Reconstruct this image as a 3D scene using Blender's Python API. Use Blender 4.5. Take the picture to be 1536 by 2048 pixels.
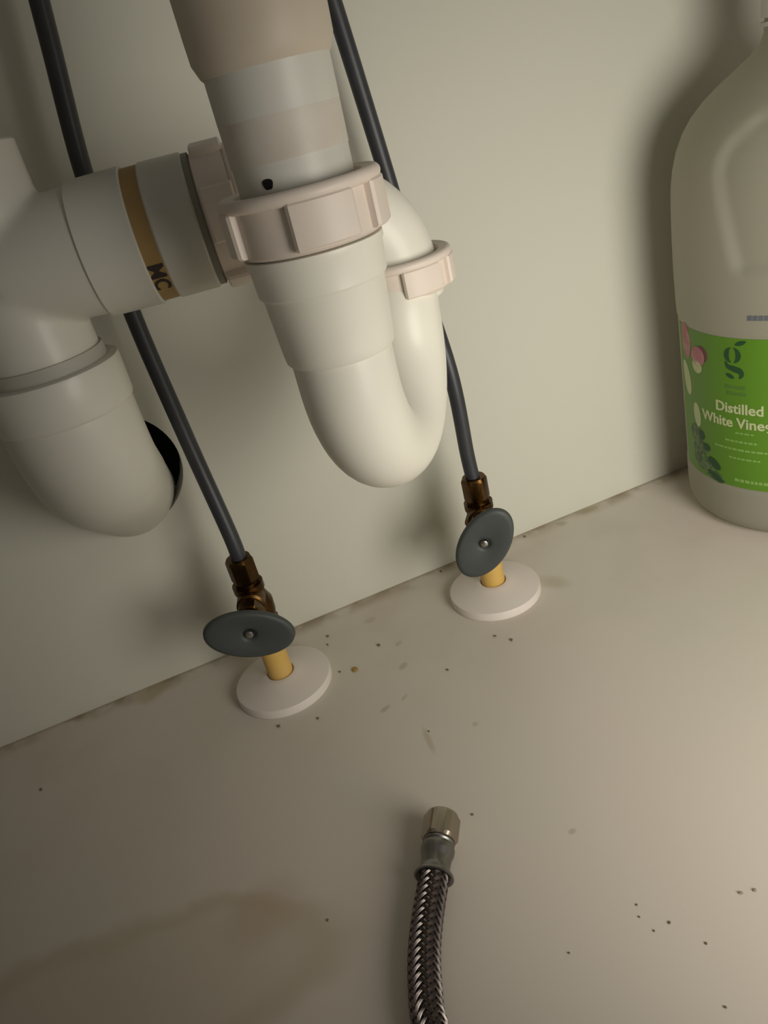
import bpy, bmesh, math, random
from mathutils import Vector, Matrix
random.seed(7)
for o in list(bpy.data.objects): bpy.data.objects.remove(o)
SC = bpy.context.scene
COL = SC.collection
PI = math.pi

# ------------------------------------------------------------------ camera
EX = Vector((0.9120, -0.3446, -0.2226)); EY = Vector((-0.3527, -0.3815, -0.8544)); EZ = Vector((0.2095, 0.8577, -0.4695))
cam_d = bpy.data.cameras.new('camera')
cam = bpy.data.objects.new('camera', cam_d); COL.objects.link(cam)
rot = Matrix((EX, -EY, -EZ)).transposed()          # columns: right, up, back
cam.matrix_world = Matrix.Translation((0.0, -0.4566, 0.310)) @ rot.to_4x4()
cam_d.sensor_fit = 'VERTICAL'; cam_d.sensor_height = 24.0; cam_d.lens = 1540 / 2048 * 24.0
cam_d.clip_start = 0.01; cam_d.clip_end = 50
SC.camera = cam

# ------------------------------------------------------------------ world, lights, exposure
w = bpy.data.worlds.new('world'); SC.world = w; w.use_nodes = True
bg = w.node_tree.nodes['Background']
bg.inputs['Color'].default_value = (0.95, 0.90, 0.80, 1); bg.inputs['Strength'].default_value = 0.105
SPR = 121
ld = bpy.data.lights.new('door_light', 'AREA'); ld.shape = 'DISK'; ld.spread = math.radians(SPR); ld.size = 0.27
ld.energy = 1.0; ld.color = (1.0, 0.945, 0.835)
lo = bpy.data.objects.new('door_light', ld); COL.objects.link(lo)
lo.location = (0.25, -0.53, 0.21)
lo.rotation_euler = (Vector((0.335, -0.06, 0.07)) - lo.location).to_track_quat('-Z', 'Y').to_euler()
SC.view_settings.view_transform = 'Standard'; SC.view_settings.look = 'None'
SC.view_settings.exposure = 0.0; SC.view_settings.gamma = 1.0
SC.view_settings.use_curve_mapping = False

# ------------------------------------------------------------------ materials
MATS = {}
def mat(name, col, rough=0.5, metal=0.0, noise=0.0, nscale=40.0, col2=None, bump=0.0, bscale=200.0, spec=0.5, sss=0.0, coat=0.0):
    m = bpy.data.materials.new(name); m.use_nodes = True
    nt = m.node_tree; b = nt.nodes['Principled BSDF']
    b.inputs['Roughness'].default_value = rough; b.inputs['Metallic'].default_value = metal
    b.inputs['Specular IOR Level'].default_value = spec
    if coat: b.inputs['Coat Weight'].default_value = coat; b.inputs['Coat Roughness'].default_value = 0.15
    if sss:
        b.inputs['Subsurface Weight'].default_value = sss
        b.inputs['Subsurface Radius'].default_value = (1, .9, .7); b.inputs['Subsurface Scale'].default_value = 0.006
    c2 = col2 or tuple(c * 0.8 for c in col)
    tc = nt.nodes.new('ShaderNodeTexCoord')
    if noise > 0:
        n = nt.nodes.new('ShaderNodeTexNoise'); n.inputs['Scale'].default_value = nscale; n.inputs['Detail'].default_value = 4
        nt.links.new(tc.outputs['Object'], n.inputs['Vector'])
        mr = nt.nodes.new('ShaderNodeMapRange'); mr.inputs['From Min'].default_value = 0.45; mr.inputs['From Max'].default_value = 0.75
        mr.inputs['To Max'].default_value = noise
        nt.links.new(n.outputs['Fac'], mr.inputs['Value'])
        mx = nt.nodes.new('ShaderNodeMix'); mx.data_type = 'RGBA'
        mx.inputs[6].default_value = (*col, 1); mx.inputs[7].default_value = (*c2, 1)
        nt.links.new(mr.outputs['Result'], mx.inputs[0]); nt.links.new(mx.outputs[2], b.inputs['Base Color'])
    else:
        b.inputs['Base Color'].default_value = (*col, 1)
    if bump > 0:
        n2 = nt.nodes.new('ShaderNodeTexNoise'); n2.inputs['Scale'].default_value = bscale; n2.inputs['Detail'].default_value = 3
        nt.links.new(tc.outputs['Object'], n2.inputs['Vector'])
        bp = nt.nodes.new('ShaderNodeBump'); bp.inputs['Strength'].default_value = bump; bp.inputs['Distance'].default_value = 0.001
        nt.links.new(n2.outputs['Fac'], bp.inputs['Height']); nt.links.new(bp.outputs['Normal'], b.inputs['Normal'])
    MATS[name] = m
    return m

mat('pvc', (0.66, 0.65, 0.595), 0.42, noise=0.35, nscale=30, col2=(0.68, 0.60, 0.53), bump=0.04)
mat('faded_pvc', (0.67, 0.62, 0.555), 0.46, noise=0.7, nscale=70, col2=(0.60, 0.52, 0.45))
mat('pvc_trap', (0.86, 0.84, 0.75), 0.42, noise=0.25, nscale=25, col2=(0.80, 0.71, 0.63), bump=0.02, coat=0.06)
mat('pvc_tee', (0.61, 0.60, 0.54), 0.42, noise=0.3, nscale=25, col2=(0.65, 0.585, 0.52), coat=0.08)
mat('beige_plastic', (0.62, 0.54, 0.44), 0.5, noise=0.5, nscale=40, col2=(0.62, 0.61, 0.54))
mat('nut_plastic', (0.82, 0.72, 0.64), 0.45, noise=0.5, nscale=60, col2=(0.70, 0.66, 0.59), bump=0.05)
mat('groove_grey', (0.24, 0.23, 0.19), 0.6)
mat('gap_shade', (0.42, 0.41, 0.36), 0.6)
mat('gold_tape', (0.36, 0.23, 0.08), 0.55, noise=0.5, nscale=90, col2=(0.28, 0.18, 0.07))
mat('ink', (0.03, 0.02, 0.015), 0.7)
mat('black', (0.004, 0.004, 0.004), 0.9)
mat('grey_tube', (0.036, 0.038, 0.046), 0.42, noise=0.4, nscale=80, col2=(0.06, 0.062, 0.068))
mat('brass', (0.10, 0.052, 0.016), 0.36, metal=1.0, noise=0.7, nscale=160, col2=(0.045, 0.022, 0.008), bump=0.15, bscale=500)
mat('rubber', (0.055, 0.064, 0.062), 0.55, noise=0.6, nscale=120, col2=(0.060, 0.068, 0.066), bump=0.05)
mat('steel', (0.45, 0.43, 0.40), 0.3, metal=1.0, noise=0.3, nscale=200, col2=(0.3, 0.28, 0.26))
mat('nut_steel', (0.42, 0.37, 0.30), 0.32, metal=1.0, noise=0.3, nscale=150, col2=(0.32, 0.28, 0.22))
mat('sleeve_steel', (0.25, 0.245, 0.235), 0.36, metal=1.0)
mat('braid', (0.29, 0.25, 0.235), 0.38, metal=1.0, noise=0.5, nscale=300, col2=(0.18, 0.15, 0.145))
mat('hose_core', (0.03, 0.024, 0.022), 0.7)
mat('cpvc', (0.66, 0.42, 0.11), 0.45, noise=0.3, nscale=60, col2=(0.68, 0.48, 0.2))
mat('flange_plastic', (0.74, 0.68, 0.63), 0.5, noise=0.3, nscale=50, col2=(0.70, 0.62, 0.56))
mat('jug_plastic', (0.37, 0.365, 0.30), 0.5, noise=0.3, nscale=20, col2=(0.34, 0.32, 0.285))
def let_light_through(name, col, fac):
    # milky plastic: part of the light scatters through the thin wall
    nt = MATS[name].node_tree; b = nt.nodes['Principled BSDF']; out = nt.nodes['Material Output']
    t = nt.nodes.new('ShaderNodeBsdfTranslucent'); t.inputs['Color'].default_value = (*col, 1)
    m = nt.nodes.new('ShaderNodeMixShader'); m.inputs[0].default_value = fac
    nt.links.new(b.outputs[0], m.inputs[1]); nt.links.new(t.outputs[0], m.inputs[2]); nt.links.new(m.outputs[0], out.inputs['Surface'])
let_light_through('jug_plastic', (0.85, 0.82, 0.70), 0.42)
mat('jug_cap', (0.62, 0.60, 0.56), 0.45)
mat('label_green', (0.092, 0.222, 0.011), 0.5, noise=0.25, nscale=25, col2=(0.08, 0.19, 0.014))
mat('label_dark_green', (0.012, 0.06, 0.018), 0.6)
mat('label_mid_green', (0.07, 0.17, 0.02), 0.6)
mat('label_cream', (0.46, 0.50, 0.28), 0.6)
mat('label_pale_green', (0.20, 0.36, 0.08), 0.6)
mat('label_pink', (0.40, 0.15, 0.17), 0.6, noise=0.8, nscale=150, col2=(0.50, 0.30, 0.29))
mat('label_plum', (0.14, 0.04, 0.05), 0.6)
mat('label_leaf', (0.05, 0.10, 0.035), 0.6, noise=0.9, nscale=250, col2=(0.22, 0.30, 0.12))
mat('stamp_ink', (0.10, 0.11, 0.13), 0.7)
mat('grit', (0.17, 0.13, 0.085), 0.9)
mat('grit_yellow', (0.40, 0.26, 0.08), 0.9)
mat('grit_pale', (0.28, 0.26, 0.20), 0.9)
mat('cavity_shade', (0.006, 0.006, 0.006), 1.0)
mat('cabinet_side', (0.66, 0.62, 0.54), 0.5)

def wall_material():
    m = mat('wall_board', (0.615, 0.61, 0.53), 0.55, noise=0.30, nscale=3.5, col2=(0.60, 0.57, 0.505), bump=0.03, bscale=300)
    return m
wall_material()

def floor_material():
    m = bpy.data.materials.new('cabinet_floor'); m.use_nodes = True
    nt = m.node_tree; L = nt.links; N = nt.nodes; b = N['Principled BSDF']
    b.inputs['Roughness'].default_value = 0.42
    geo = N.new('ShaderNodeNewGeometry'); sep = N.new('ShaderNodeSeparateXYZ'); L.new(geo.outputs['Position'], sep.inputs[0])
    def noise(scale, detail=3):
        n = N.new('ShaderNodeTexNoise'); n.inputs['Scale'].default_value = scale; n.inputs['Detail'].default_value = detail
        L.new(geo.outputs['Position'], n.inputs['Vector']); return n.outputs['Fac']
    def math_(op, a, c, clamp=False):
        n = N.new('ShaderNodeMath'); n.operation = op; n.use_clamp = clamp
        for i, v in enumerate((a, c)):
            if v is None: continue
            if isinstance(v, (int, float)): n.inputs[i].default_value = v
            else: L.new(v, n.inputs[i])
        return n.outputs[0]
    def rng(v, a, c, lo=0.0, hi=1.0):
        n = N.new('ShaderNodeMapRange'); n.interpolation_type = 'SMOOTHSTEP'
        n.inputs['From Min'].default_value = a; n.inputs['From Max'].default_value = c
        n.inputs['To Min'].default_value = lo; n.inputs['To Max'].default_value = hi
        L.new(v, n.inputs['Value']); return n.outputs['Result']
    def mix(fac, a, c):
        n = N.new('ShaderNodeMix'); n.data_type = 'RGBA'
        L.new(fac, n.inputs[0])
        if isinstance(a, tuple): n.inputs[6].default_value = (*a, 1)
        else: L.new(a, n.inputs[6])
        n.inputs[7].default_value = (*c, 1); return n.outputs[2]
    col = mix(rng(noise(6), 0.4, 0.7), (0.655, 0.590, 0.522), (0.625, 0.582, 0.508))
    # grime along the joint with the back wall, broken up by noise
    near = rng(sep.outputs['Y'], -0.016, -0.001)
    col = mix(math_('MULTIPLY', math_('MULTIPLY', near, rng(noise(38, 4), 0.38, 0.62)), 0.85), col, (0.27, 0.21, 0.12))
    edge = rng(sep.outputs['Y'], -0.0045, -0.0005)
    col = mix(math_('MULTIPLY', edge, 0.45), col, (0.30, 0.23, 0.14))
    # faint dusty film around the pipes
    film = math_('MULTIPLY', rng(sep.outputs['Y'], -0.18, -0.04), rng(noise(16, 5), 0.42, 0.75))
    col = mix(math_('MULTIPLY', film, 0.30), col, (0.44, 0.37, 0.26))
    # spot smears (x, y, rx, ry, angle, strength)
    def spot(cx, cy, rx, ry, ang, k, color, soft=0.35, warp=0.0):
        nonlocal col
        X = sep.outputs['X']; Y = sep.outputs['Y']
        if warp:
            X = math_('ADD', X, math_('MULTIPLY', math_('SUBTRACT', noise(22, 2), 0.5), warp))
            Y = math_('ADD', Y, math_('MULTIPLY', math_('SUBTRACT', noise(29, 2), 0.5), warp))
        dx = math_('SUBTRACT', X, cx); dy = math_('SUBTRACT', Y, cy)
        ca, sa = math.cos(ang), math.sin(ang)
        u = math_('ADD', math_('MULTIPLY', dx, ca / rx), math_('MULTIPLY', dy, sa / rx))
        v = math_('ADD', math_('MULTIPLY', dx, -sa / ry), math_('MULTIPLY', dy, ca / ry))
        r = math_('SQRT', math_('ADD', math_('MULTIPLY', u, u), math_('MULTIPLY', v, v)), None)
        f = rng(r, 1.0 + soft, 1.0 - soft, 0.0, k)
        col = mix(f, col, color)
        return r
    brown = (0.36, 0.29, 0.18)
    # old water stain in the near left corner: soft fill and a darker rim
    spot(-0.098, -0.215, 0.085, 0.034, -0.22, 0.26, (0.44, 0.36, 0.22), 0.28, 0.03)
    r = spot(-0.098, -0.215, 0.085, 0.034, -0.22, 0.0, brown, 0.2, 0.03)
    rim = math_('MULTIPLY', rng(r, 0.72, 0.95), rng(r, 1.22, 0.98))
    col = mix(math_('MULTIPLY', rim, 0.26), col, (0.40, 0.30, 0.15))
    spot(-0.042, -0.205, 0.017, 0.013, 0.3, 0.30, (0.46, 0.29, 0.18), 0.6)
    # smears near the pipes
    spot(0.0775, -0.0857, 0.0035, 0.0022, 0.6, 0.45, brown)
    spot(0.0833, -0.0633, 0.0028, 0.0018, 0.6, 0.4, brown)
    spot(0.0665, -0.151, 0.0016, 0.009, -0.1, 0.5, (0.40, 0.33, 0.2), 0.6)
    spot(0.196, -0.066, 0.006, 0.011, 0.6, 0.45, (0.38, 0.33, 0.2), 0.7, 0.02)
    spot(0.0543, -0.1145, 0.0034, 0.0016, 0.4, 0.55, brown, 0.5)
    spot(0.0675, -0.1122, 0.0028, 0.0012, 0.6, 0.4, brown, 0.5)
    spot(0.076, -0.0274, 0.004, 0.003, 0.2, 0.35, brown, 0.6)
    spot(0.268, -0.0045, 0.008, 0.003, 0.1, 0.6, brown, 0.6)
    spot(0.241, -0.008, 0.003, 0.003, 0.1, 0.5, brown, 0.6)
    spot(-0.078, -0.008, 0.010, 0.007, 0.0, 0.55, (0.38, 0.30, 0.15), 0.6, 0.02)
    spot(0.0934, -0.1547, 0.0016, 0.0016, 0, 0.4, brown, 0.5)
    spot(0.101, -0.2394, 0.0018, 0.0013, 0, 0.5, brown, 0.6)
    L.new(col, b.inputs['Base Color'])
    n2 = noise(350, 2); bp = N.new('ShaderNodeBump'); bp.inputs['Strength'].default_value = 0.03; bp.inputs['Distance'].default_value = 0.001
    L.new(n2, bp.inputs['Height']); L.new(bp.outputs['Normal'], b.inputs['Normal'])
    MATS['cabinet_floor'] = m
floor_material()

# ------------------------------------------------------------------ helpers
def root_of(o):
    while o.parent: o = o.parent
    return o
def mk(name, V, F, material, parent=None, smooth=True, angle=35):
    """one mesh object from world-space vertices; children are stored relative to their thing's base"""
    off = Vector(root_of(parent).location) if parent else Vector((0, 0, 0))
    me = bpy.data.meshes.new(name)
    me.from_pydata([tuple(Vector(v) - off) for v in V], [], F)
    bm = bmesh.new(); bm.from_mesh(me)
    bmesh.ops.recalc_face_normals(bm, faces=bm.faces)
    if smooth:
        for f in bm.faces: f.smooth = True
        a = math.radians(angle)
        for e in bm.edges:
            if len(e.link_faces) == 2 and e.calc_face_angle(0) > a: e.smooth = False
    bm.to_mesh(me); bm.free()
    me.materials.append(MATS[material])
    o = bpy.data.objects.new(name, me); COL.objects.link(o)
    if parent: o.parent = parent
    return o
def thing(name, label, cat, loc, group=None):
    o = bpy.data.objects.new(name, None); COL.objects.link(o); o.location = loc
    o.empty_display_size = 0.01
    o['label'] = label; o['category'] = cat
    if group: o['group'] = group
    return o
def tag(o, label, cat, group=None):
    o['label'] = label; o['category'] = cat
    if group: o['group'] = group
    return o
def frame(d, up=(0, 0, 1)):
    d = Vector(d).normalized(); up = Vector(up)
    if abs(d.dot(up)) > 0.99: up = Vector((0, 1, 0))
    x = up.cross(d).normalized(); y = d.cross(x)
    return x, y, d
def lathe(prof, org, axis=(0, 0, 1), n=64, cap0=True, cap1=True, fr=None):
    """prof: list of (t along axis, radius)"""
    x, y, d = fr or frame(axis); org = Vector(org)
    V, F = [], []
    for t, r in prof:
        for i in range(n):
            a = 2 * PI * i / n
            V.append(org + d * t + x * (r * math.cos(a)) + y * (r * math.sin(a)))
    m = len(prof)
    for j in range(m - 1):
        for i in range(n):
            k = (i + 1) % n
            F.append((j * n + i, j * n + k, (j + 1) * n + k, (j + 1) * n + i))
    if cap0: F.append(tuple(range(n - 1, -1, -1)))
    if cap1: F.append(tuple((m - 1) * n + i for i in range(n)))
    return V, F
def frames(P):
    P = [Vector(p) for p in P]; T = []
    for i in range(len(P)):
        a = P[max(i - 1, 0)]; b = P[min(i + 1, len(P) - 1)]
        T.append((b - a).normalized())
    x, y, _ = frame(T[0]); out = []
    for i, t in enumerate(T):
        x = (x - t * x.dot(t)).normalized(); y = t.cross(x)
        out.append((P[i], x.copy(), y.copy(), t))
    return out
def sweep(P, R, n=40, caps=True):
    fr = frames(P); V, F = [], []
    for i, (p, x, y, t) in enumerate(fr):
        r = R[i] if isinstance(R, (list, tuple)) else R
        for k in range(n):
            a = 2 * PI * k / n
            V.append(p + x * (r * math.cos(a)) + y * (r * math.sin(a)))
    for j in range(len(fr) - 1):
        for k in range(n):
            q = (k + 1) % n
            F.append((j * n + k, j * n + q, (j + 1) * n + q, (j + 1) * n + k))
    if caps:
        F.append(tuple(range(n - 1, -1, -1))); F.append(tuple((len(fr) - 1) * n + k for k in range(n)))
    return V, F
def spline(P, n=12):
    P = [Vector(p) for p in P]; out = []
    Q = [P[0] * 2 - P[1]] + P + [P[-1] * 2 - P[-2]]
    for i in range(1, len(Q) - 2):
        a, b, c, d = Q[i - 1:i + 3]
        for k in range(n):
            t = k / n
            out.append(0.5 * (2 * b + (c - a) * t + (2 * a - 5 * b + 4 * c - d) * t * t + (3 * b - a - 3 * c + d) * t ** 3))
    out.append(P[-1]); return out
def join(*parts):
    V, F = [], []
    for v, f in parts:
        o = len(V); V += list(v); F += [tuple(i + o for i in q) for q in f]
    return V, F
def sector_block(org, fr, a0, a1, r0, r1, t0, t1, n=8, ch=0.0008):
    """a curved lug on a nut: angles a0..a1, radii r0..r1, along the axis t0..t1, edges chamfered"""
    x, y, d = fr; org = Vector(org)
    V, F = [], []
    # cross section in (radius, t) with chamfered outer edges; end rings a little narrower
    sec = [(r0, t0), (r1 - ch, t0), (r1, t0 + ch), (r1, t1 - ch), (r1 - ch, t1), (r0, t1)]
    m = len(sec)
    angs = [a0] + [a0 + (a1 - a0) * (0.05 + 0.9 * i / n) for i in range(n + 1)] + [a1]
    for i, a in enumerate(angs):
        red = ch if i in (0, len(angs) - 1) else 0.0
        for r, t in sec:
            rr = max(r0, r - red) if r > r0 else r0
            V.append(org + d * t + (x * math.cos(a) + y * math.sin(a)) * rr)
    for i in range(len(angs) - 1):
        for k in range(m):
            q = (k + 1) % m
            F.append((i * m + k, (i + 1) * m + k, (i + 1) * m + q, i * m + q))
    F.append(tuple(range(m))); F.append(tuple((len(angs) - 1) * m + k for k in range(m - 1, -1, -1)))
    return V, F
def hexprism(org, axis, af, h, up=(0, 0, 1), twist=0.0, ch=0.12, bore=0.0):
    """hexagonal nut with chamfered corners; af = width across flats"""
    R = af / math.sqrt(3); x, y, d = frame(axis, up); org = Vector(org)
    n = 48; V, F = [], []
    def hexr(a):
        b = ((a - twist) % (PI / 3)) - PI / 6
        return (af / 2) / math.cos(b)
    levels = [(0.0, af / 2 * 0.97), (h * ch, None), (h * (1 - ch), None), (h, af / 2 * 0.97)]
    for t, cap in levels:
        for i in range(n):
            a = 2 * PI * i / n; r = hexr(a)
            if cap: r = min(r, cap)
            V.append(org + d * t + (x * math.cos(a) + y * math.sin(a)) * r)
    for j in range(3):
        for i in range(n):
            k = (i + 1) % n
            F.append((j * n + i, j * n + k, (j + 1) * n + k, (j + 1) * n + i))
    if bore:
        for t in (h, h * 0.5):
            for i in range(n):
                a = 2 * PI * i / n
                V.append(org + d * t + (x * math.cos(a) + y * math.sin(a)) * bore)
        for j in (3, 4):
            for i in range(n):
                k = (i + 1) % n
                F.append((j * n + i, j * n + k, (j + 1) * n + k, (j + 1) * n + i))
        F.append(tuple(5 * n + i for i in range(n)))
    else:
        F.append(tuple(3 * n + i for i in range(n)))
    F.append(tuple(range(n - 1, -1, -1)))
    return V, F
def box(a, b):
    (x0, y0, z0), (x1, y1, z1) = a, b
    V = [(x0, y0, z0), (x1, y0, z0), (x1, y1, z0), (x0, y1, z0), (x0, y0, z1), (x1, y0, z1), (x1, y1, z1), (x0, y1, z1)]
    F = [(0, 3, 2, 1), (4, 5, 6, 7), (0, 1, 5, 4), (1, 2, 6, 5), (2, 3, 7, 6), (3, 0, 4, 7)]
    return V, F
def struct(o):
    o['kind'] = 'structure'; return o

# ------------------------------------------------------------------ the cabinet
struct(mk('floor', *box((-0.36, -0.58, -0.018), (0.62, 0.0, 0.0)), 'cabinet_floor', smooth=False))
# back panel with a round cut-out for the drain
HX, HZ, HR = -0.0405, 0.148, 0.0375
def wall_with_hole():
    x0, x1, z0, z1 = -0.36, 0.62, -0.018, 0.66
    n = 64; V, F = [], []
    def rect_pt(a):
        c, s = math.cos(a), math.sin(a)
        tx = ((x1 - HX) / c) if c > 1e-9 else ((x0 - HX) / c if c < -1e-9 else 1e9)
        tz = ((z1 - HZ) / s) if s > 1e-9 else ((z0 - HZ) / s if s < -1e-9 else 1e9)
        t = min(tx, tz); return HX + c * t, HZ + s * t
    angs = [2 * PI * i / n for i in range(n)]
    for cxx, czz in ((x0, z0), (x1, z0), (x1, z1), (x0, z1)):
        a = math.atan2(czz - HZ, cxx - HX) % (2 * PI)
        j = min(range(n), key=lambda i: abs(angs[i] - a)); angs[j] = a
    angs.sort()
    for y in (0.0, 0.016):
        for a in angs:
            V.append((HX + HR * math.cos(a), y, HZ + HR * math.sin(a)))
        for a in angs:
            X, Z = rect_pt(a); V.append((X, y, Z))
    for i in range(n):
        k = (i + 1) % n
        F.append((i, k, n + k, n + i)); F.append((2 * n + i, 3 * n + i, 3 * n + k, 2 * n + k))
        F.append((i, 2 * n + i, 2 * n + k, k)); F.append((n + i, n + k, 3 * n + k, 3 * n + i))
    return V, F
struct(mk('wall_back', *wall_with_hole(), 'wall_board', angle=30))
struct(mk('wall_hole_shade', *box((-0.20, 0.09, 0.0), (0.14, 0.10, 0.32)), 'cavity_shade', smooth=False))  # near-black sheet added behind the cut-out, its colour stands for the cavity's darkness
struct(mk('wall_left', *box((-0.376, -0.58, -0.018), (-0.36, 0.016, 0.66)), 'cabinet_side', smooth=False))
struct(mk('wall_right', *box((0.62, -0.58, -0.018), (0.636, 0.016, 0.66)), 'cabinet_side', smooth=False))

# ------------------------------------------------------------------ slip nuts
def slip_nut(parent, org, fr, r_in, r_core, r_rim, h, lugs, rim_h=0.0045, lug_r=None, back=True):
    """lugged slip-joint nut; axis +d points to the open rim side. Part with its lugs as sub-parts"""
    prof = [(0.0, r_in), (0.0, r_core - 0.0012), (0.0010, r_core)]
    prof += [(h - rim_h, r_core)]
    for i in range(9):
        a = -PI / 2 + PI * i / 8
        prof.append((h - rim_h / 2 + rim_h / 2 * math.sin(a), r_rim - rim_h / 2 + rim_h / 2 * math.cos(a)))
    prof += [(h - 0.0006, r_in + 0.0012), (h - 0.003, r_in)]
    V, F = lathe(prof, org, fr=fr, n=72, cap0=False, cap1=False)
    o = mk('slip_nut', V, F, 'nut_plastic', parent)
    lr = lug_r or (r_rim + 0.0002)
    for a0, a1 in lugs:
        mk('lug', *sector_block(org, fr, math.radians(a0), math.radians(a1), r_core - 0.001, lr, 0.0015, h - rim_h * 0.75), 'nut_plastic', o, angle=25)
    return o
def axes_facing(d, toward):
    """frame around d whose angle 0 looks towards `toward`, increasing to the viewer's right"""
    d = Vector(d).normalized(); t = Vector(toward); x = (t - d * t.dot(d)).normalized()
    return (x, d.cross(x), d)

# ------------------------------------------------------------------ tailpiece above the trap
TX, TY = 0.0646, -0.1905
tp = thing('drain_tailpiece', 'straight white tailpiece pipe with beige coupling hanging above the U-bend trap', 'pipe', (TX, TY, 0.272))
mk('pipe', *lathe([(0.272, 0.0183), (0.272, 0.0190), (0.300, 0.0192), (0.3105, 0.0194), (0.3112, 0.0197), (0.336, 0.0199)], (TX, TY, 0)), 'pvc', tp)
mk('coupling', *lathe([(0.3238, 0.0200), (0.3245, 0.0206), (0.3285, 0.0222), (0.335, 0.0224), (0.352, 0.0226), (0.420, 0.0228), (0.4205, 0.0200)], (TX, TY, 0)), 'beige_plastic', tp)
mk('faded_band', *lathe([(0.2985, 0.0191), (0.2985, 0.01945), (0.3110, 0.01965), (0.3110, 0.0192)], (TX, TY, 0), cap0=False, cap1=False), 'faded_pvc', tp)
# dark round hole low on the pipe, beside the nut rim
CF = axes_facing((0, 0, 1), Vector((0.0, -0.4566, 0.31)) - Vector((TX, TY, 0.3)))
def on_pipe(a_deg, z, r):
    a = math.radians(a_deg); x, y, d = CF
    return Vector((TX, TY, z)) + (x * math.cos(a) + y * math.sin(a)) * r
def pipe_patch(pts, r, n_in=True):
    """flat polygon given as (angle deg, z) laid on the pipe, with thickness"""
    V = [on_pipe(a, z, r) for a, z in pts] + [on_pipe(a, z, r - 0.001) for a, z in pts]
    m = len(pts)
    F = [tuple(range(m)), tuple(range(2 * m - 1, m - 1, -1))] + [(i, (i + 1) % m, m + (i + 1) % m, m + i) for i in range(m)]
    return V, F
hole = [(-27 + 5.2 * math.cos(t) * (1 + 0.12 * math.sin(3 * t)), 0.2930 + 0.0018 * math.sin(t) * (1 + 0.15 * math.cos(2 * t))) for t in [2 * PI * i / 18 for i in range(18)]]
mk('dark_spot', *pipe_patch(hole, 0.01935), 'black', tp, smooth=False)

# ------------------------------------------------------------------ P-trap
AX, AY = 0.1170, -0.1165            # outlet leg
ZB = 0.2205                          # centre height of the U-bend
TR = 0.0185
trap = thing('p_trap', 'white U-bend trap with two pinkish slip nuts curving below the tailpiece', 'drain trap', (TX, TY, 0.15))
c0 = Vector((TX, TY, 0)); c1 = Vector((AX, AY, 0)); mid = c0 + (c1 - c0) * 0.5 - (c1 - c0).normalized() * 0.0050; rad = (c1 - c0).length / 2 - 0.0050; u = (c1 - c0).normalized()
path = [Vector((TX, TY, z)) for z in (0.240, 0.230)]
for i in range(29):
    a = PI * i / 28
    path.append(mid + Vector((0, 0, ZB)) - u * (rad * math.cos(a)) - Vector((0, 0, 1)) * (rad * math.sin(a)))
path += [mid + u * rad * (1 + 0.10 * t / 1) + Vector((0, 0, ZB + 0.010 * t)) for t in (0.4, 0.8)] + [Vector((AX, AY, 0.2345))]
mk('j_bend', *sweep(path, TR, 56), 'pvc_trap', trap)
mk('inlet_hub', *lathe([(0.2295, 0.0180), (0.2295, 0.0191), (0.2305, 0.0199), (0.2335, 0.0203), (0.2535, 0.0216), (0.2550, 0.0228), (0.2645, 0.0234), (0.2655, 0.0240), (0.2675, 0.0240), (0.268, 0.0210)], (TX, TY, 0.003)), 'pvc_trap', trap)
# lugs are numbered by angle from the viewer: negative to the left
slip_nut(trap, (TX, TY, 0.2712), CF, 0.0205, 0.0246, 0.0275, 0.0195, [(-106, -60), (-12, 36), (54, 100), (146, 194)])
c2 = axes_facing((0, 0, 1), Vector((0.0, -0.4566, 0.31)) - Vector((AX, AY, 0.23)))
mk('outlet_collar', *lathe([(0.2250, 0.0186), (0.2255, 0.0196), (0.2285, 0.0200), (0.2300, 0.0200)], (AX, AY, 0)), 'pvc_trap', trap)
slip_nut(trap, (AX, AY, 0.2285), c2, 0.0196, 0.0238, 0.0262, 0.0165, [(-70, -30), (4, 46), (62, 104), (150, 195)], rim_h=0.004)
# trap arm: rises from the second nut, turns left behind the tailpiece and runs to the tee
ARM_Z = 0.2805
BN = Vector((0.045, -0.1170, ARM_Z))                     # where the branch meets its slip nut
BD = Vector((math.cos(math.radians(10)), -math.sin(math.radians(10)), 0))   # branch axis, towards the nut
ap = [Vector((AX, AY, 0.232)), Vector((AX, AY, 0.240))]
RB = 0.0320
for i in range(1, 17):
    a = PI / 2 * i / 16
    ap.append(Vector((AX - RB * (1 - math.cos(a)), AY, 0.240 + RB * math.sin(a))))
ap += [Vector((0.074, AY, 0.2745)), Vector((0.060, BN.y - 0.001, ARM_Z - 0.003)), BN + BD * 0.010, BN + BD * 0.003]
mk('trap_arm', *sweep(ap, 0.0188, 48), 'pvc_trap', trap)

# ------------------------------------------------------------------ tee with the drain run on the left
VX, VY = -0.0410, -0.0980
tee = thing('drain_tee', 'white drain tee with gold tape band and pink slip nut, left of the tailpiece', 'drain pipe', (VX, VY, 0.22))
body = join(lathe([(0.2300, 0.0246), (0.3180, 0.0240)], (VX, VY, 0)),
            lathe([(-0.0900, 0.0130), (-0.0860, 0.0225), (-0.0500, 0.0256), (-0.0470, 0.0256)], BN, BD))
tb = mk('tee_body', *body, 'pvc_tee', tee)
rm = tb.modifiers.new('fuse', 'REMESH'); rm.mode = 'VOXEL'; rm.voxel_size = 0.0013; rm.use_smooth_shade = True
sm = tb.modifiers.new('soften', 'SMOOTH'); sm.iterations = 20; sm.factor = 0.6
HXF = axes_facing(BD, (0, -0.34, 0.03))
def branch(name, prof, m, parent):
    return mk(name, *lathe(prof, BN, fr=HXF, cap0=False, cap1=False), m, parent)
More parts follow.
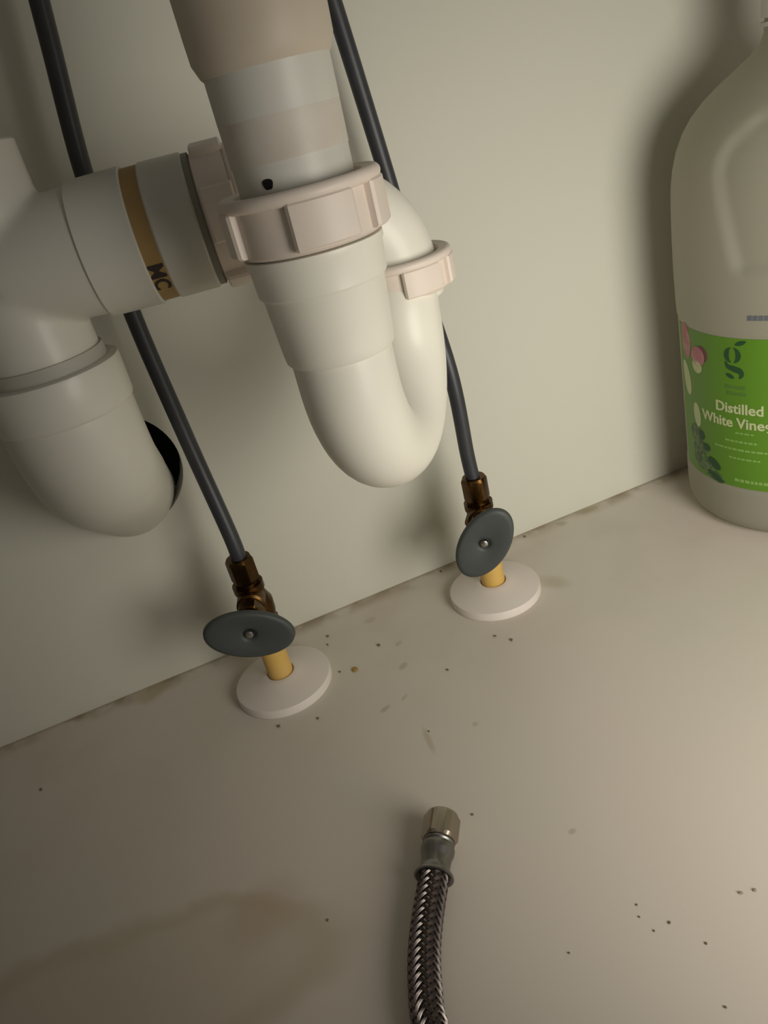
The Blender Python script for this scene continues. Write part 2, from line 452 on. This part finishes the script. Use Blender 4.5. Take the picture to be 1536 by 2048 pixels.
branch('branch_hub', [(-0.0515, 0.020), (-0.0515, 0.0256), (-0.0509, 0.0266), (-0.0300, 0.0270), (-0.0293, 0.0264), (-0.0293, 0.0200)], 'pvc_tee', tee)
band = branch('tape_band', [(-0.0300, 0.020), (-0.0300, 0.0259), (-0.0220, 0.0259), (-0.0220, 0.020)], 'gold_tape', tee)
branch('adapter_collar', [(-0.0228, 0.020), (-0.0228, 0.0258), (-0.0220, 0.0265), (-0.0060, 0.0264), (-0.0052, 0.0257), (-0.0052, 0.020)], 'pvc_tee', tee)
branch('groove_ring', [(-0.0055, 0.019), (-0.0055, 0.0256), (-0.0028, 0.0256), (-0.0028, 0.019)], 'groove_grey', tee)  # dark grey ring filling the groove between collar and nut
slip_nut(tee, BN - BD * 0.0030, HXF, 0.0192, 0.0250, 0.0258, 0.0165, [(-118, -64), (-24, 20), (56, 104), (150, 190)], rim_h=0.003, lug_r=0.0282)
mk('upper_hub', *lathe([(0.3035, 0.0200), (0.3037, 0.0228), (0.3050, 0.0238), (0.3255, 0.0240), (0.3262, 0.0232), (0.3262, 0.0165)], (VX, VY, 0), cap0=False, cap1=False), 'pvc_tee', tee)
mk('upper_pipe', *lathe([(0.3100, 0.0165), (0.4200, 0.0165)], (VX, VY, 0)), 'pvc_tee', tee)
# letters printed on the tape
def text_mesh(s, size, align='CENTER', bold=0.02):
    cu = bpy.data.curves.new('lettering', 'FONT'); cu.body = s; cu.size = size; cu.align_x = align; cu.align_y = 'CENTER'
    cu.resolution_u = 3; cu.offset = size * bold
    o = bpy.data.objects.new('lettering_tmp', cu); COL.objects.link(o)
    dg = bpy.context.evaluated_depsgraph_get(); me = o.evaluated_get(dg).to_mesh()
    bm = bmesh.new(); bm.from_mesh(me)
    bmesh.ops.triangulate(bm, faces=bm.faces)
    for _ in range(2):
        long = [e for e in bm.edges if e.calc_length() > size * 0.35]
        if not long: break
        bmesh.ops.subdivide_edges(bm, edges=long, cuts=1)
    V = [v.co.copy() for v in bm.verts]; bm.verts.index_update()
    F = [tuple(v.index for v in f.verts) for f in bm.faces]
    bm.free(); o.evaluated_get(dg).to_mesh_clear(); bpy.data.objects.remove(o); bpy.data.curves.remove(cu)
    return V, F
def thick(V, F, fn, t):
    """lay a flat (u,v) mesh on a surface through fn(u, v, lift) as a thin solid"""
    n = len(V); W = [fn(v[0], v[1], t) for v in V] + [fn(v[0], v[1], -t) for v in V]
    G = [tuple(f) for f in F] + [tuple(i + n for i in reversed(f)) for f in F]
    cnt = {}
    for f in F:
        for i in range(len(f)):
            a, b = f[i], f[(i + 1) % len(f)]; k = (min(a, b), max(a, b)); cnt.setdefault(k, []).append((a, b))
    for k, l in cnt.items():
        if len(l) == 1:
            a, b = l[0]; G.append((b, a, a + n, b + n))
    return W, G
def on_band(uu, vv, t):
    # text runs round the band; letter height along the pipe
    x, y, d = HXF; r = 0.0259 + 0.00015 + t; a = math.radians(38) + uu / 0.0259
    return BN + BD * (-0.0259 - vv) + (x * math.cos(a) + y * math.sin(a)) * r
V, F = text_mesh('MC', 0.0088)
mk('lettering', *thick(V, F, on_band, 0.0001), 'ink', band, smooth=False)

elb = thing('drain_elbow', 'white drain elbow turning from the tee into the round wall hole', 'drain pipe', (VX, VY, 0.12))
mk('gap_ring', *lathe([(0.2380, 0.020), (0.2380, 0.0262), (0.2445, 0.0256), (0.2445, 0.020)], (VX, VY, 0), cap0=False, cap1=False), 'gap_shade', elb)  # greyer ring: the shadow gap between tee and elbow hub, put into the colour
mk('hub', *lathe([(0.2185, 0.0290), (0.2195, 0.0300), (0.2205, 0.0304), (0.2370, 0.0306), (0.2386, 0.0302), (0.2390, 0.0292), (0.2390, 0.0200)], (VX, VY, 0), cap1=False), 'pvc_tee', elb)
EZ0, ER, ETH = 0.2190, 0.045, math.radians(62)
ep = [Vector((VX, VY, z)) for z in (0.231, 0.225)]
for i in range(21):
    a = ETH * i / 20
    ep.append(Vector((VX, VY + ER * (1 - math.cos(a)), EZ0 - ER * math.sin(a))))
ed = Vector((0, math.sin(ETH), -math.cos(ETH)))
ep += [ep[-1] + ed * t for t in (0.02, 0.045)]
mk('bend', *sweep(ep, 0.0293, 56), 'pvc_tee', elb)
mk('wall_stub', *sweep([ep[-1] + ed * t for t in (-0.012, -0.002, 0.03, 0.07)], [0.0286, 0.0289, 0.0289, 0.0289], 56), 'pvc_tee', elb)

# ------------------------------------------------------------------ supply stubs, flanges, valves, tubes
def supply(px, py, yaw_deg, hx, hz, tilt, tube_pts, words, ztop):
    """one water supply: floor flange, yellow stub, stop valve, dark riser tube"""
    fl = thing('floor_flange', 'round white plastic floor flange around the yellow stub, ' + words, 'flange', (px, py, 0), 'floor flanges of the water supplies')
    mk('flange_disc', *lathe([(0.0, 0.0085), (0.0, 0.0304), (0.0006, 0.0308), (0.0052, 0.0306), (0.0058, 0.0302), (0.0060, 0.0296), (0.0088, 0.0190), (0.0106, 0.0120), (0.0113, 0.0100), (0.0112, 0.0088), (0.0100, 0.0081), (0.002, 0.0080)], (px, py, 0), cap0=False, cap1=False, n=72), 'flange_plastic', fl)
    stub = mk('stub_pipe', *lathe([(-0.03, 0.0079), (0.046, 0.0079)], (px, py, 0), n=40), 'cpvc')
    tag(stub, 'yellow plastic stub pipe rising from the floor flange, ' + words, 'pipe', 'yellow stub pipes')
    v = thing('shutoff_valve', 'brass shutoff valve with dark oval handle, ' + words, 'valve', (px, py, 0.044), 'brass shutoff valves')
    ya = math.radians(yaw_deg); sd = Vector((-math.sin(ya), -math.cos(ya), 0)); sx = Vector((math.cos(ya), -math.sin(ya), 0))
    hz_ = hz
    mk('lower_nut', *hexprism((px, py, 0.040), (0, 0, 1), 0.0205, 0.0120, twist=0.35), 'brass', v, angle=20)
    mk('valve_body', *join(lathe([(0.050, 0.0075), (0.051, 0.0092), (0.058, 0.0108), (ztop - 0.032, 0.0110), (ztop - 0.027, 0.0088), (ztop - 0.0235, 0.0080), (ztop - 0.0225, 0.0092), (ztop - 0.0180, 0.0092), (ztop - 0.0185, 0.0070), (ztop - 0.014, 0.0066)], (px, py, 0), n=32),
                           lathe([(0.0, 0.0085), (0.012, 0.0085), (0.013, 0.0072), (0.0165, 0.0072)], (px, py, hz_), sd, n=32)), 'brass', v)
    mk('packing_nut', *hexprism(Vector((px, py, hz_)) + sd * 0.0155, sd, 0.0150, 0.0080), 'brass', v, angle=20)
    mk('stem', *lathe([(0.022, 0.0035), (0.0350, 0.0035)], (px, py, hz_), sd, n=20), 'brass', v)
    mk('outlet_nut', *hexprism((px, py, ztop - 0.0165), (0, 0, 1), 0.0146, 0.0165, twist=0.75), 'brass', v, angle=20)
    # oval handle, a little dished, facing out along the stem
    hc = Vector((hx, hz, 0)); c = Vector((px, py, hz_)) + sd * 0.036
    ta = math.radians(tilt); e1 = sx * math.cos(ta) + Vector((0, 0, 1)) * math.sin(ta); e2 = -sx * math.sin(ta) + Vector((0, 0, 1)) * math.cos(ta)
    V, F = [], []; n = 64
    rings = [(-0.0045, 0.20), (-0.0015, 0.45), (-0.0010, 0.80), (0.0, 0.955), (0.0016, 1.0), (0.0034, 0.985), (0.0044, 0.93), (0.0046, 0.84), (0.0040, 0.60), (0.0030, 0.34), (0.0024, 0.26), (0.0008, 0.22)]
    for t, s in rings:
        for i in range(n):
            a = 2 * PI * i / n
            A, B = 0.0252, 0.0152
            if s < 0.5: A = B = 0.0152 + (0.0252 - 0.0152) * max(0.0, (s - 0.3) / 0.4)
            V.append(c + sd * t + e1 * (A * s * math.cos(a)) + e2 * (B * s * math.sin(a)))
    for j in range(len(rings) - 1):
        for i in range(n):
            k = (i + 1) % n
            F.append((j * n + i, j * n + k, (j + 1) * n + k, (j + 1) * n + i))
    F.append(tuple(range(n - 1, -1, -1))); F.append(tuple((len(rings) - 1) * n + i for i in range(n)))
    h = mk('handle', V, F, 'rubber', v, angle=50)
    mk('screw', *lathe([(0.0008, 0.0026), (0.0022, 0.0026), (0.0032, 0.0021), (0.0037, 0.0011)], c, sd, n=24), 'steel', h)
    t = mk('supply_tube', *sweep(spline([(px, py, ztop - 0.006)] + tube_pts, 10), 0.0045, 24), 'grey_tube')
    tag(t, 'dark grey plastic riser tube ' + ('passing behind the drain tee' if 'left' in words else 'passing behind the U-bend trap'), 'tube', 'dark grey riser tubes')

supply(0.0068, -0.0560, 14, -0.0024, 0.0700, -17,
       [(0.0075, -0.0550, 0.110), (0.0040, -0.042, 0.170), (0.0010, -0.0300, 0.2414), (0.0032, -0.0300, 0.3056), (0.0105, -0.0300, 0.365), (0.020, -0.032, 0.44)], 'left of the two', 0.0975)
supply(0.1595, -0.0545, 23, 0.1439, 0.0645, 56,
       [(0.1590, -0.0530, 0.105), (0.1595, -0.0500, 0.160), (0.1550, -0.0350, 0.230), (0.1530, -0.0300, 0.270), (0.1440, -0.0300, 0.3527), (0.132, -0.032, 0.44)], 'right of the two', 0.0905)

# ------------------------------------------------------------------ braided hose
hose = thing('braided_hose', 'braided steel connector hose with hex nut lying on the cabinet floor', 'hose', (0.0332, -0.2368, 0.0))
A0 = Vector((0.0492, -0.2114, 0.0100)); A1 = Vector((0.0332, -0.2368, 0.0088))
dn = (A0 - A1).normalized()
mk('hex_nut', *hexprism(A0 - dn * 0.0105, dn, 0.0154, 0.0135, twist=0.2, ch=0.10, bore=0.0058), 'nut_steel', hose, angle=15)
q = A0 - dn * 0.0105
mk('crimp_sleeve', *lathe([(0.0015, 0.0060), (0.0, 0.0072), (-0.0012, 0.0074), (-0.0020, 0.0070), (-0.0040, 0.0078), (-0.0062, 0.0076), (-0.0085, 0.0068), (-0.0125, 0.0066), (-0.0150, 0.0072), (-0.0166, 0.0086), (-0.0176, 0.0089), (-0.0180, 0.0082), (-0.0176, 0.0066)], q, dn, n=40, cap1=False), 'sleeve_steel', hose)
hp = spline([q - dn * 0.0140, q - dn * 0.0200, Vector((0.0240, -0.2508, 0.0078)), Vector((0.0170, -0.2635, 0.0074)), Vector((0.0115, -0.2772, 0.0072)),
             Vector((0.0085, -0.2884, 0.0072)), Vector((0.0070, -0.310, 0.0072)), Vector((0.012, -0.345, 0.0072)), Vector((0.030, -0.385, 0.0072)), Vector((0.060, -0.42, 0.0072))], 16)
mk('inner_hose', *sweep(hp, 0.0058, 28), 'hose_core', hose)
def braid(path, R, n=12, pitch=0.040, step=0.00075, amp=0.00032):
    # resample by arc length
    fr = frames(path); L = [0.0]
    for i in range(1, len(fr)): L.append(L[-1] + (fr[i][0] - fr[i - 1][0]).length)
    tot = L[-1]; m = int(tot / step); S = []; j = 0
    for i in range(m + 1):
        s = tot * i / m
        while j < len(L) - 2 and L[j + 1] < s: j += 1
        t = (s - L[j]) / max(1e-9, L[j + 1] - L[j])
        p = fr[j][0].lerp(fr[j + 1][0], t); x = fr[j][1].lerp(fr[j + 1][1], t).normalized(); y = fr[j][2].lerp(fr[j + 1][2], t).normalized()
        S.append((s, p, x, y))
    prof = []          # carrier of four wires seen in section: (offset across, lift)
    wd = 2 * PI * R / n * 0.62
    for k in range(9):
        prof.append(((k / 8 - 0.5) * wd, 0.00022 if k % 2 else -0.00005))
    V, F = [], []
    for sgn in (1, -1):
        for i in range(n):
            base = len(V)
            for (s, p, x, y) in S:
                a = 2 * PI * i / n + sgn * 2 * PI * s / pitch
                # continuous index of the opposite carriers at this place
                jc = (a + sgn * 2 * PI * s / pitch) / (2 * PI / n)
                ph = PI / 2 * (i + sgn * jc if sgn > 0 else (jc - i)) + PI / 4
                wv = math.cos(PI / 2 * (i + jc) + PI / 4) if sgn > 0 else -math.cos(PI / 2 * (i + jc) + PI / 4)
                wv = max(-1, min(1, wv * 1.5))
                for off, lift in prof:
                    b = a + off / R; r = R + amp * wv + lift
                    V.append(p + x * (r * math.cos(b)) + y * (r * math.sin(b)))
            k9 = len(prof)
            for q_ in range(len(S) - 1):
                for k in range(k9 - 1):
                    o = base + q_ * k9 + k
                    F.append((o, o + 1, o + 1 + k9, o + k9))
    return V, F
bo = mk('braid', *braid(hp, 0.0063), 'braid', hose, angle=80)
bo['kind'] = 'stuff'

# ------------------------------------------------------------------ vinegar jug
JX, JY, JR = 0.3855, -0.0785, 0.0700
jug = thing('vinegar_jug', 'large translucent plastic vinegar jug with green label standing against the wall', 'jug', (JX, JY, 0))
PROF = [(0.0, 0.040), (0.0, 0.056), (0.0022, 0.0635), (0.0065, 0.0680), (0.012, 0.0697), (0.018, 0.0700), (0.034, 0.0700), (0.0355, 0.0694), (0.140, 0.0694), (0.1415, 0.0700), (0.150, 0.0702), (0.17, 0.0702), (0.19, 0.0702),
        (0.207, 0.0700), (0.218, 0.0695), (0.228, 0.0682), (0.238, 0.0658), (0.247, 0.0621), (0.255, 0.0570), (0.262, 0.0504), (0.269, 0.0418), (0.275, 0.0330), (0.280, 0.0260), (0.285, 0.0210), (0.290, 0.0190), (0.312, 0.0180)]
def taper(z):
    return 1.0 - 0.050 * max(0.0, 1 - z / 0.14) + 0.012 * min(1.0, max(0.0, (z - 0.14) / 0.03))
# outline of the grip panel pressed into the shoulder, as (degrees round the jug, height)
GRIP = [(-172.4, 0.2300), (-171.5, 0.2390), (-167.0, 0.2465), (-155.0, 0.2560), (-140.0, 0.2600), (-120.0, 0.2600), (-113.0, 0.2500), (-113.0, 0.1900), (-120.0, 0.1790), (-145.0, 0.1775), (-158.0, 0.1765), (-161.5, 0.1790), (-163.5, 0.1860)]
def inside_dist(px_, pz_, poly):
    """distance to the outline, positive inside"""
    best = 1e9; ins = False; m = len(poly)
    for i in range(m):
        (x1, y1), (x2, y2) = poly[i], poly[(i + 1) % m]
        dx, dy = x2 - x1, y2 - y1
        t = max(0.0, min(1.0, ((px_ - x1) * dx + (pz_ - y1) * dy) / (dx * dx + dy * dy)))
        best = min(best, math.hypot(px_ - x1 - dx * t, pz_ - y1 - dy * t))
        if (y1 > pz_) != (y2 > pz_) and px_ < (x2 - x1) * (pz_ - y1) / (y2 - y1) + x1: ins = not ins
    return best if ins else -best
GRIP_M = [(math.radians(a) * 0.07, z) for a, z in GRIP]
def jug_pt(th, z, r):
    """the panel is pressed in on both sides of the handle"""
    dg = (math.degrees(th) + 180) % 360 - 180
    k = 0.0
    for q_ in (dg, -188 - dg):            # this side, and mirrored across the handle
        q_ = (q_ + 180) % 360 - 180
        d = inside_dist(math.radians(q_) * 0.07, z, GRIP_M)
        k = max(k, max(0.0, min(1.0, (d + 0.0030) / 0.0090)))
    k = k * k * (3 - 2 * k)
    rr = r - 0.0034 * k
    return Vector((JX + rr * math.cos(th), JY + rr * math.sin(th), z))
def jug_body():
    fine = []
    for (z0, r0), (z1, r1) in zip(PROF[:-1], PROF[1:]):
        m = max(1, int((z1 - z0) / 0.0020))
        for i in range(m): fine.append((z0 + (z1 - z0) * i / m, r0 + (r1 - r0) * i / m))
    fine.append(PROF[-1]); fine = [(z, r * taper(z)) for z, r in fine]; n = 240; V, F = [], []
    for z, r in fine:
        for i in range(n):
            th = 2 * PI * i / n
            V.append(jug_pt(th, z, r) if 0.16 < z < 0.275 else Vector((JX + r * math.cos(th), JY + r * math.sin(th), z)))
    for j in range(len(fine) - 1):
        for i in range(n):
            k = (i + 1) % n
            F.append((j * n + i, j * n + k, (j + 1) * n + k, (j + 1) * n + i))
    F.append(tuple(range(n - 1, -1, -1))); F.append(tuple((len(fine) - 1) * n + i for i in range(n)))
    return V, F
mk('jug_body', *jug_body(), 'jug_plastic', jug, angle=50)
cap = mk('cap', *lathe([(0.297, 0.0188), (0.297, 0.0205), (0.299, 0.0208), (0.3145, 0.0206), (0.3165, 0.0192), (0.317, 0.015)], (JX, JY, 0), n=48), 'jug_cap', jug)
mk('neck_ring', *lathe([(0.2925, 0.0185), (0.2930, 0.0212), (0.2950, 0.0212), (0.2955, 0.0185)], (JX, JY, 0), n=48, cap0=False, cap1=False), 'jug_cap', jug)
LR = 0.0694
def lab_surface(a0, a1, z0, z1, r0, r1, n=48):
    V, F = [], []
    for i in range(n + 1):
        th = math.radians(a0 + (a1 - a0) * i / n); c, s = math.cos(th), math.sin(th)
        for r, z in ((r1, z0), (r1, z1), (r0, z1), (r0, z0)):
            V.append((JX + r * taper(z) * c, JY + r * taper(z) * s, z))
    for i in range(n):
        for k in range(4):
            q_ = (k + 1) % 4
            F.append((4 * i + k, 4 * i + 4 + k, 4 * i + 4 + q_, 4 * i + q_))
    F += [(0, 1, 2, 3), tuple(4 * n + k for k in (3, 2, 1, 0))]
    return V, F
label = mk('label', *lab_surface(152, 340, 0.0365, 0.1385, LR - 0.0003, LR + 0.0003), 'label_green', jug)
def on_label(u_, v_, t):
    """u in metres round the jug from the label centre (to the viewer's right), v = height"""
    th = math.radians(-161.5) + u_ / LR; r = LR * taper(v_) + 0.00042 + t
    return Vector((JX + r * math.cos(th), JY + r * math.sin(th), v_))
def deg(a): return math.radians(((a + 161.5 + 180) % 360) - 180) * LR      # label angle -> u
def lab_poly(name, pts, material, lift=0.0, parent=None):
    cx_ = sum(p[0] for p in pts) / len(pts); cy_ = sum(p[1] for p in pts) / len(pts)
    # fan with rings so that the patch follows the curve of the jug
    m = len(pts); V = [(cx_, cy_)]; R_ = 3
    for k in range(1, R_ + 1):
        V += [(cx_ + (p[0] - cx_) * k / R_, cy_ + (p[1] - cy_) * k / R_) for p in pts]
    F = [(0, 1 + i, 1 + (i + 1) % m) for i in range(m)]
    for k in range(R_ - 1):
        b0 = 1 + k * m
        F += [(b0 + i, b0 + m + i, b0 + m + (i + 1) % m, b0 + (i + 1) % m) for i in range(m)]
    return mk(name, *thick(V, F, lambda a, b, t: on_label(a, b, t + lift), 0.00009), material, parent or label, smooth=False)
def ell(cu, cv, ru, rv, ang=0.0, n=20, pow_=1.0):
    ca, sa = math.cos(ang), math.sin(ang); out = []
    for i in range(n):
        t = 2 * PI * i / n; a = ru * math.copysign(abs(math.cos(t)) ** pow_, math.cos(t)); b = rv * math.copysign(abs(math.sin(t)) ** pow_, math.sin(t))
        out.append((cu + a * ca - b * sa, cv + a * sa + b * ca))
    return out
# emblem: leaf, ring, swash, leaf, bars (stacked vertically)
U0 = deg(-162.5)
lab_poly('emblem_mark', ell(deg(-159.2), 0.1357, 0.0036, 0.0014, 0.35, pow_=1.3), 'label_dark_green')
for s in (-1, 1):
    pts = []
    for i in range(13):
        t = -PI / 2 + PI * i / 12
        pts.append((U0 - 0.0012 + s * (0.0008 + 0.0045 * math.cos(t)), 0.1278 + 0.0048 * math.sin(t)))
    for i in range(11):
        t = PI / 2 - PI * (i + 1) / 12
        pts.append((U0 - 0.0012 + s * (0.0008 + 0.0015 * math.cos(t)), 0.1278 + 0.0043 * math.sin(t)))
    # a crescent: build as quads between outer and inner arcs
    V = pts; F = []
    for i in range(12):
        a, b = i, i + 1
        ia = 24 - i if 13 <= 24 - i <= 23 else None; ib = 24 - (i + 1) if 13 <= 24 - (i + 1) <= 23 else None
        if ia is None and ib is not None: F.append((a, b, ib))
        elif ib is None and ia is not None: F.append((a, b, ia))
        elif ia is not None: F.append((a, b, ib, ia))
    mk('emblem_mark', *thick(V, F, on_label, 0.00009), 'label_dark_green', label, smooth=False)
def stroke(pts, wid):
    V, F = [], []
    for i, (a, b) in enumerate(pts):
        p, q_ = pts[max(i - 1, 0)], pts[min(i + 1, len(pts) - 1)]
        dx, dy = q_[0] - p[0], q_[1] - p[1]; l = math.hypot(dx, dy) or 1
        wv = wid[i] if isinstance(wid, list) else wid
        V += [(a - dy / l * wv / 2, b + dx / l * wv / 2), (a + dy / l * wv / 2, b - dx / l * wv / 2)]
    for i in range(len(pts) - 1): F.append((2 * i, 2 * i + 1, 2 * i + 3, 2 * i + 2))
    return V, F
sp = spline([(U0 - 0.0058, 0.1234, 0), (U0 - 0.0042, 0.1204, 0), (U0 - 0.0005, 0.1192, 0), (U0 + 0.0033, 0.1180, 0), (U0 + 0.0044, 0.1155, 0), (U0 + 0.0030, 0.1132, 0)], 5)
mk('emblem_mark', *thick(*stroke([(p[0], p[1]) for p in sp], [0.0008 + 0.0030 * math.sin(PI * min(1, max(0, i / (len(sp) - 1)))) for i in range(len(sp))]), on_label, 0.00009), 'label_dark_green', label, smooth=False)
lab_poly('emblem_mark', ell(U0 - 0.0030, 0.1143, 0.0030, 0.0013, -0.45, pow_=1.2), 'label_dark_green')
for zz, ua, ub in ((0.1072, -0.0062, 0.0066), (0.1030, -0.0052, 0.0070)):
    lab_poly('emblem_bar', [(U0 + ua, zz - 0.0012), (U0 + ub, zz - 0.0012), (U0 + ub, zz + 0.0012), (U0 + ua, zz + 0.0012)], 'label_mid_green')
# product words
for s, size, zc in (('Distilled', 0.0096, 0.0926), ('White Vinegar', 0.0096, 0.0828)):
    V, F = text_mesh(s, size)
    mk('lettering', *thick(V, F, lambda a, b, t: on_label(a + 0.0002, b + zc, t), 0.00009), 'label_cream', label, smooth=False)
# lines of small print too fine to read: rows of short dashes
for zc, a0, a1, hh in ((0.0763, -163, -153, 0.0011), (0.0701, -169, -151, 0.0014), (0.0643, -176, -144, 0.0014), (0.0580, -167, -150, 0.0013), (0.0420, -164, -118, 0.0022)):
    ua, ub = deg(a0), deg(a1); V, F = [], []; x_ = ua
    while x_ < ub:
        l = random.uniform(0.0018, 0.0042)
        b0 = len(V); V += [(x_, zc - hh / 2), (min(x_ + l, ub), zc - hh / 2), (min(x_ + l, ub), zc + hh / 2), (x_, zc + hh / 2)]; F.append((b0, b0 + 1, b0 + 2, b0 + 3)); x_ += l + 0.0006
    mk('small_print', *thick(V, F, on_label, 0.00008), 'label_pale_green', label, smooth=False)
# picture of vegetables along the label's left side
lab_poly('label_picture', ell(deg(162), 0.1290, 0.0060, 0.0120, 0.1), 'label_pink')
lab_poly('label_picture', ell(deg(176.5), 0.1240, 0.0056, 0.0056, -0.5), 'label_plum')
lab_poly('label_picture', ell(deg(173.5), 0.1218, 0.0066, 0.0066, 0.2), 'label_pink', 0.0001)
lab_poly('label_picture', ell(deg(172.5), 0.1150, 0.0050, 0.0044, -0.6), 'label_cream', 0.0001)
lab_poly('label_picture', ell(deg(160.5), 0.1030, 0.0052, 0.0120, 0.25), 'label_cream')
lab_poly('label_picture', ell(deg(170.0), 0.0800, 0.0036, 0.0085, 0.12), 'label_cream')
for a, z, ru, rv, an in ((168, 0.0660, 0.0075, 0.0065, 0), (171, 0.0560, 0.0085, 0.0060, 0.3), (173, 0.0465, 0.0110, 0.0062, -0.3), (-178.5, 0.0410, 0.0110, 0.0040, -0.35)):
    lab_poly('label_picture', ell(deg(a), z, ru, rv, an), 'label_leaf')
for a, z, ru, rv, an in ((173.5, 0.0665, 0.0030, 0.0034, 0.5), (177.5, 0.0590, 0.0034, 0.0026, -0.2), (-177, 0.0492, 0.0060, 0.0030, -0.55), (-176.5, 0.0398, 0.0075, 0.0022, -0.35)):
    lab_poly('label_picture', ell(deg(a), z, ru, rv, an), 'label_dark_green', 0.0001)
# dot-printed date stamp on the bare plastic
V, F = [], []
for i in range(6):
    u_ = deg(-155.5) + 0.0030 * i; b0 = len(V)
    V += [(u_, 0.1500), (u_ + 0.0024, 0.1500), (u_ + 0.0026, 0.1530), (u_ + 0.0002, 0.1530)]; F.append((b0, b0 + 1, b0 + 2, b0 + 3))
mk('date_stamp', *thick(V, F, lambda a, b, t: on_label(a, b, t + 0.0006), 0.00008), 'stamp_ink', jug, smooth=False)

# ------------------------------------------------------------------ crumbs on the floor
def crumb_mesh(r, seed):
    rnd = random.Random(seed); bm = bmesh.new()
    bmesh.ops.create_icosphere(bm, subdivisions=1, radius=1)
    for v in bm.verts: v.co *= rnd.uniform(0.7, 1.15)
    me = bpy.data.meshes.new('crumb'); bm.to_mesh(me); bm.free()
    return me
base_meshes = []
for k in range(3):
    me = crumb_mesh(1, k); me.materials.append(MATS['grit']); base_meshes.append(me)
spots = [(0.0449, -0.0262, 1.0), (0.0422, -0.035, 0.8), (0.0717, -0.0573, 1.2), (0.0411, -0.0666, 0.8), (0.0993, -0.1056, 0.9), (0.1376, -0.095, 0.9), (0.1441, -0.1046, 1.1),
         (0.0655, -0.2075, 0.7), (0.1041, -0.2824, 0.5), (0.1018, -0.2871, 0.5), (0.1104, -0.2947, 0.7), (0.1033, -0.2946, 0.5), (0.0694, -0.2863, 0.5), (0.1171, -0.3079, 0.6),
         (0.1072, -0.3292, 0.6), (-0.0152, -0.2239, 0.6), (-0.148, -0.0577, 1.0), (-0.006, -0.0911, 1.1), (0.0168, -0.0986, 0.9), (0.2102, -0.0055, 1.1), (0.1402, -0.006, 1.0), (0.0693, -0.1455, 0.6)]
crumb_labels = ['upper of two dark crumbs between the left flange and the wall',
    'lower of two dark crumbs between the left flange and the wall',
    'largest dark crumb lying between the two floor flanges',
    'dark crumb between the left flange and the yellowish crumb',
    'lone dark crumb out in front and left of the right flange',
    'left of two dark crumbs just in front of the right flange',
    'right of two dark crumbs just in front of the right flange',
    "dark crumb just right of the hose's hex nut",
    'upper of two dark crumbs one below the other, front right floor',
    'lower of two dark crumbs one below the other, front right floor',
    'biggest dark crumb of the front right scatter',
    'tiny dark crumb just left of the biggest front right crumb',
    'dark crumb nearest the braided hose on its right side',
    'dark crumb at the right end of the front right scatter',
    'dark crumb closest to the front right corner of the floor',
    'dark crumb between the brown stain and the braided hose',
    'lone dark crumb at the far left of the floor',
    'dark crumb right in front of the left flange',
    'dark crumb at the right front edge of the left flange',
    'dark crumb by the wall joint, right of the right valve handle',
    'dark crumb by the wall joint, left of the right valve handle',
    'dark crumb at the end of the faint smear behind the hose nut']
for i, (x, y, s) in enumerate(spots):
    o = bpy.data.objects.new('crumb', base_meshes[i % 3]); COL.objects.link(o)
    r = 0.0010 * s; o.scale = (r * 1.2, r, r * 0.55); o.location = (x, y, r * 0.5); o.rotation_euler = (0, 0, i * 1.3)
    tag(o, crumb_labels[i], 'crumb', 'dark crumbs on the cabinet floor')
def one_crumb(x, y, sx, sy, sz, m, label, seed):
    me = crumb_mesh(1, seed); me.materials.append(MATS[m])
    o = bpy.data.objects.new('crumb', me); COL.objects.link(o)
    o.scale = (sx, sy, sz); o.location = (x, y, sz * 0.9); o.rotation_euler = (0, 0, seed)
    tag(o, label, 'crumb')
one_crumb(0.0501, -0.0707, 0.0030, 0.0024, 0.0006, 'grit_yellow', 'yellowish flat crumb just right of the left floor flange', 11)
one_crumb(0.1424, -0.2982, 0.0011, 0.0007, 0.0005, 'grit_pale', 'darker left one of two greyish crumbs lying together near the front right', 12)
one_crumb(0.1478, -0.2998, 0.0009, 0.0009, 0.0005, 'grit_pale', 'paler right one of two greyish crumbs lying together near the front right', 13)
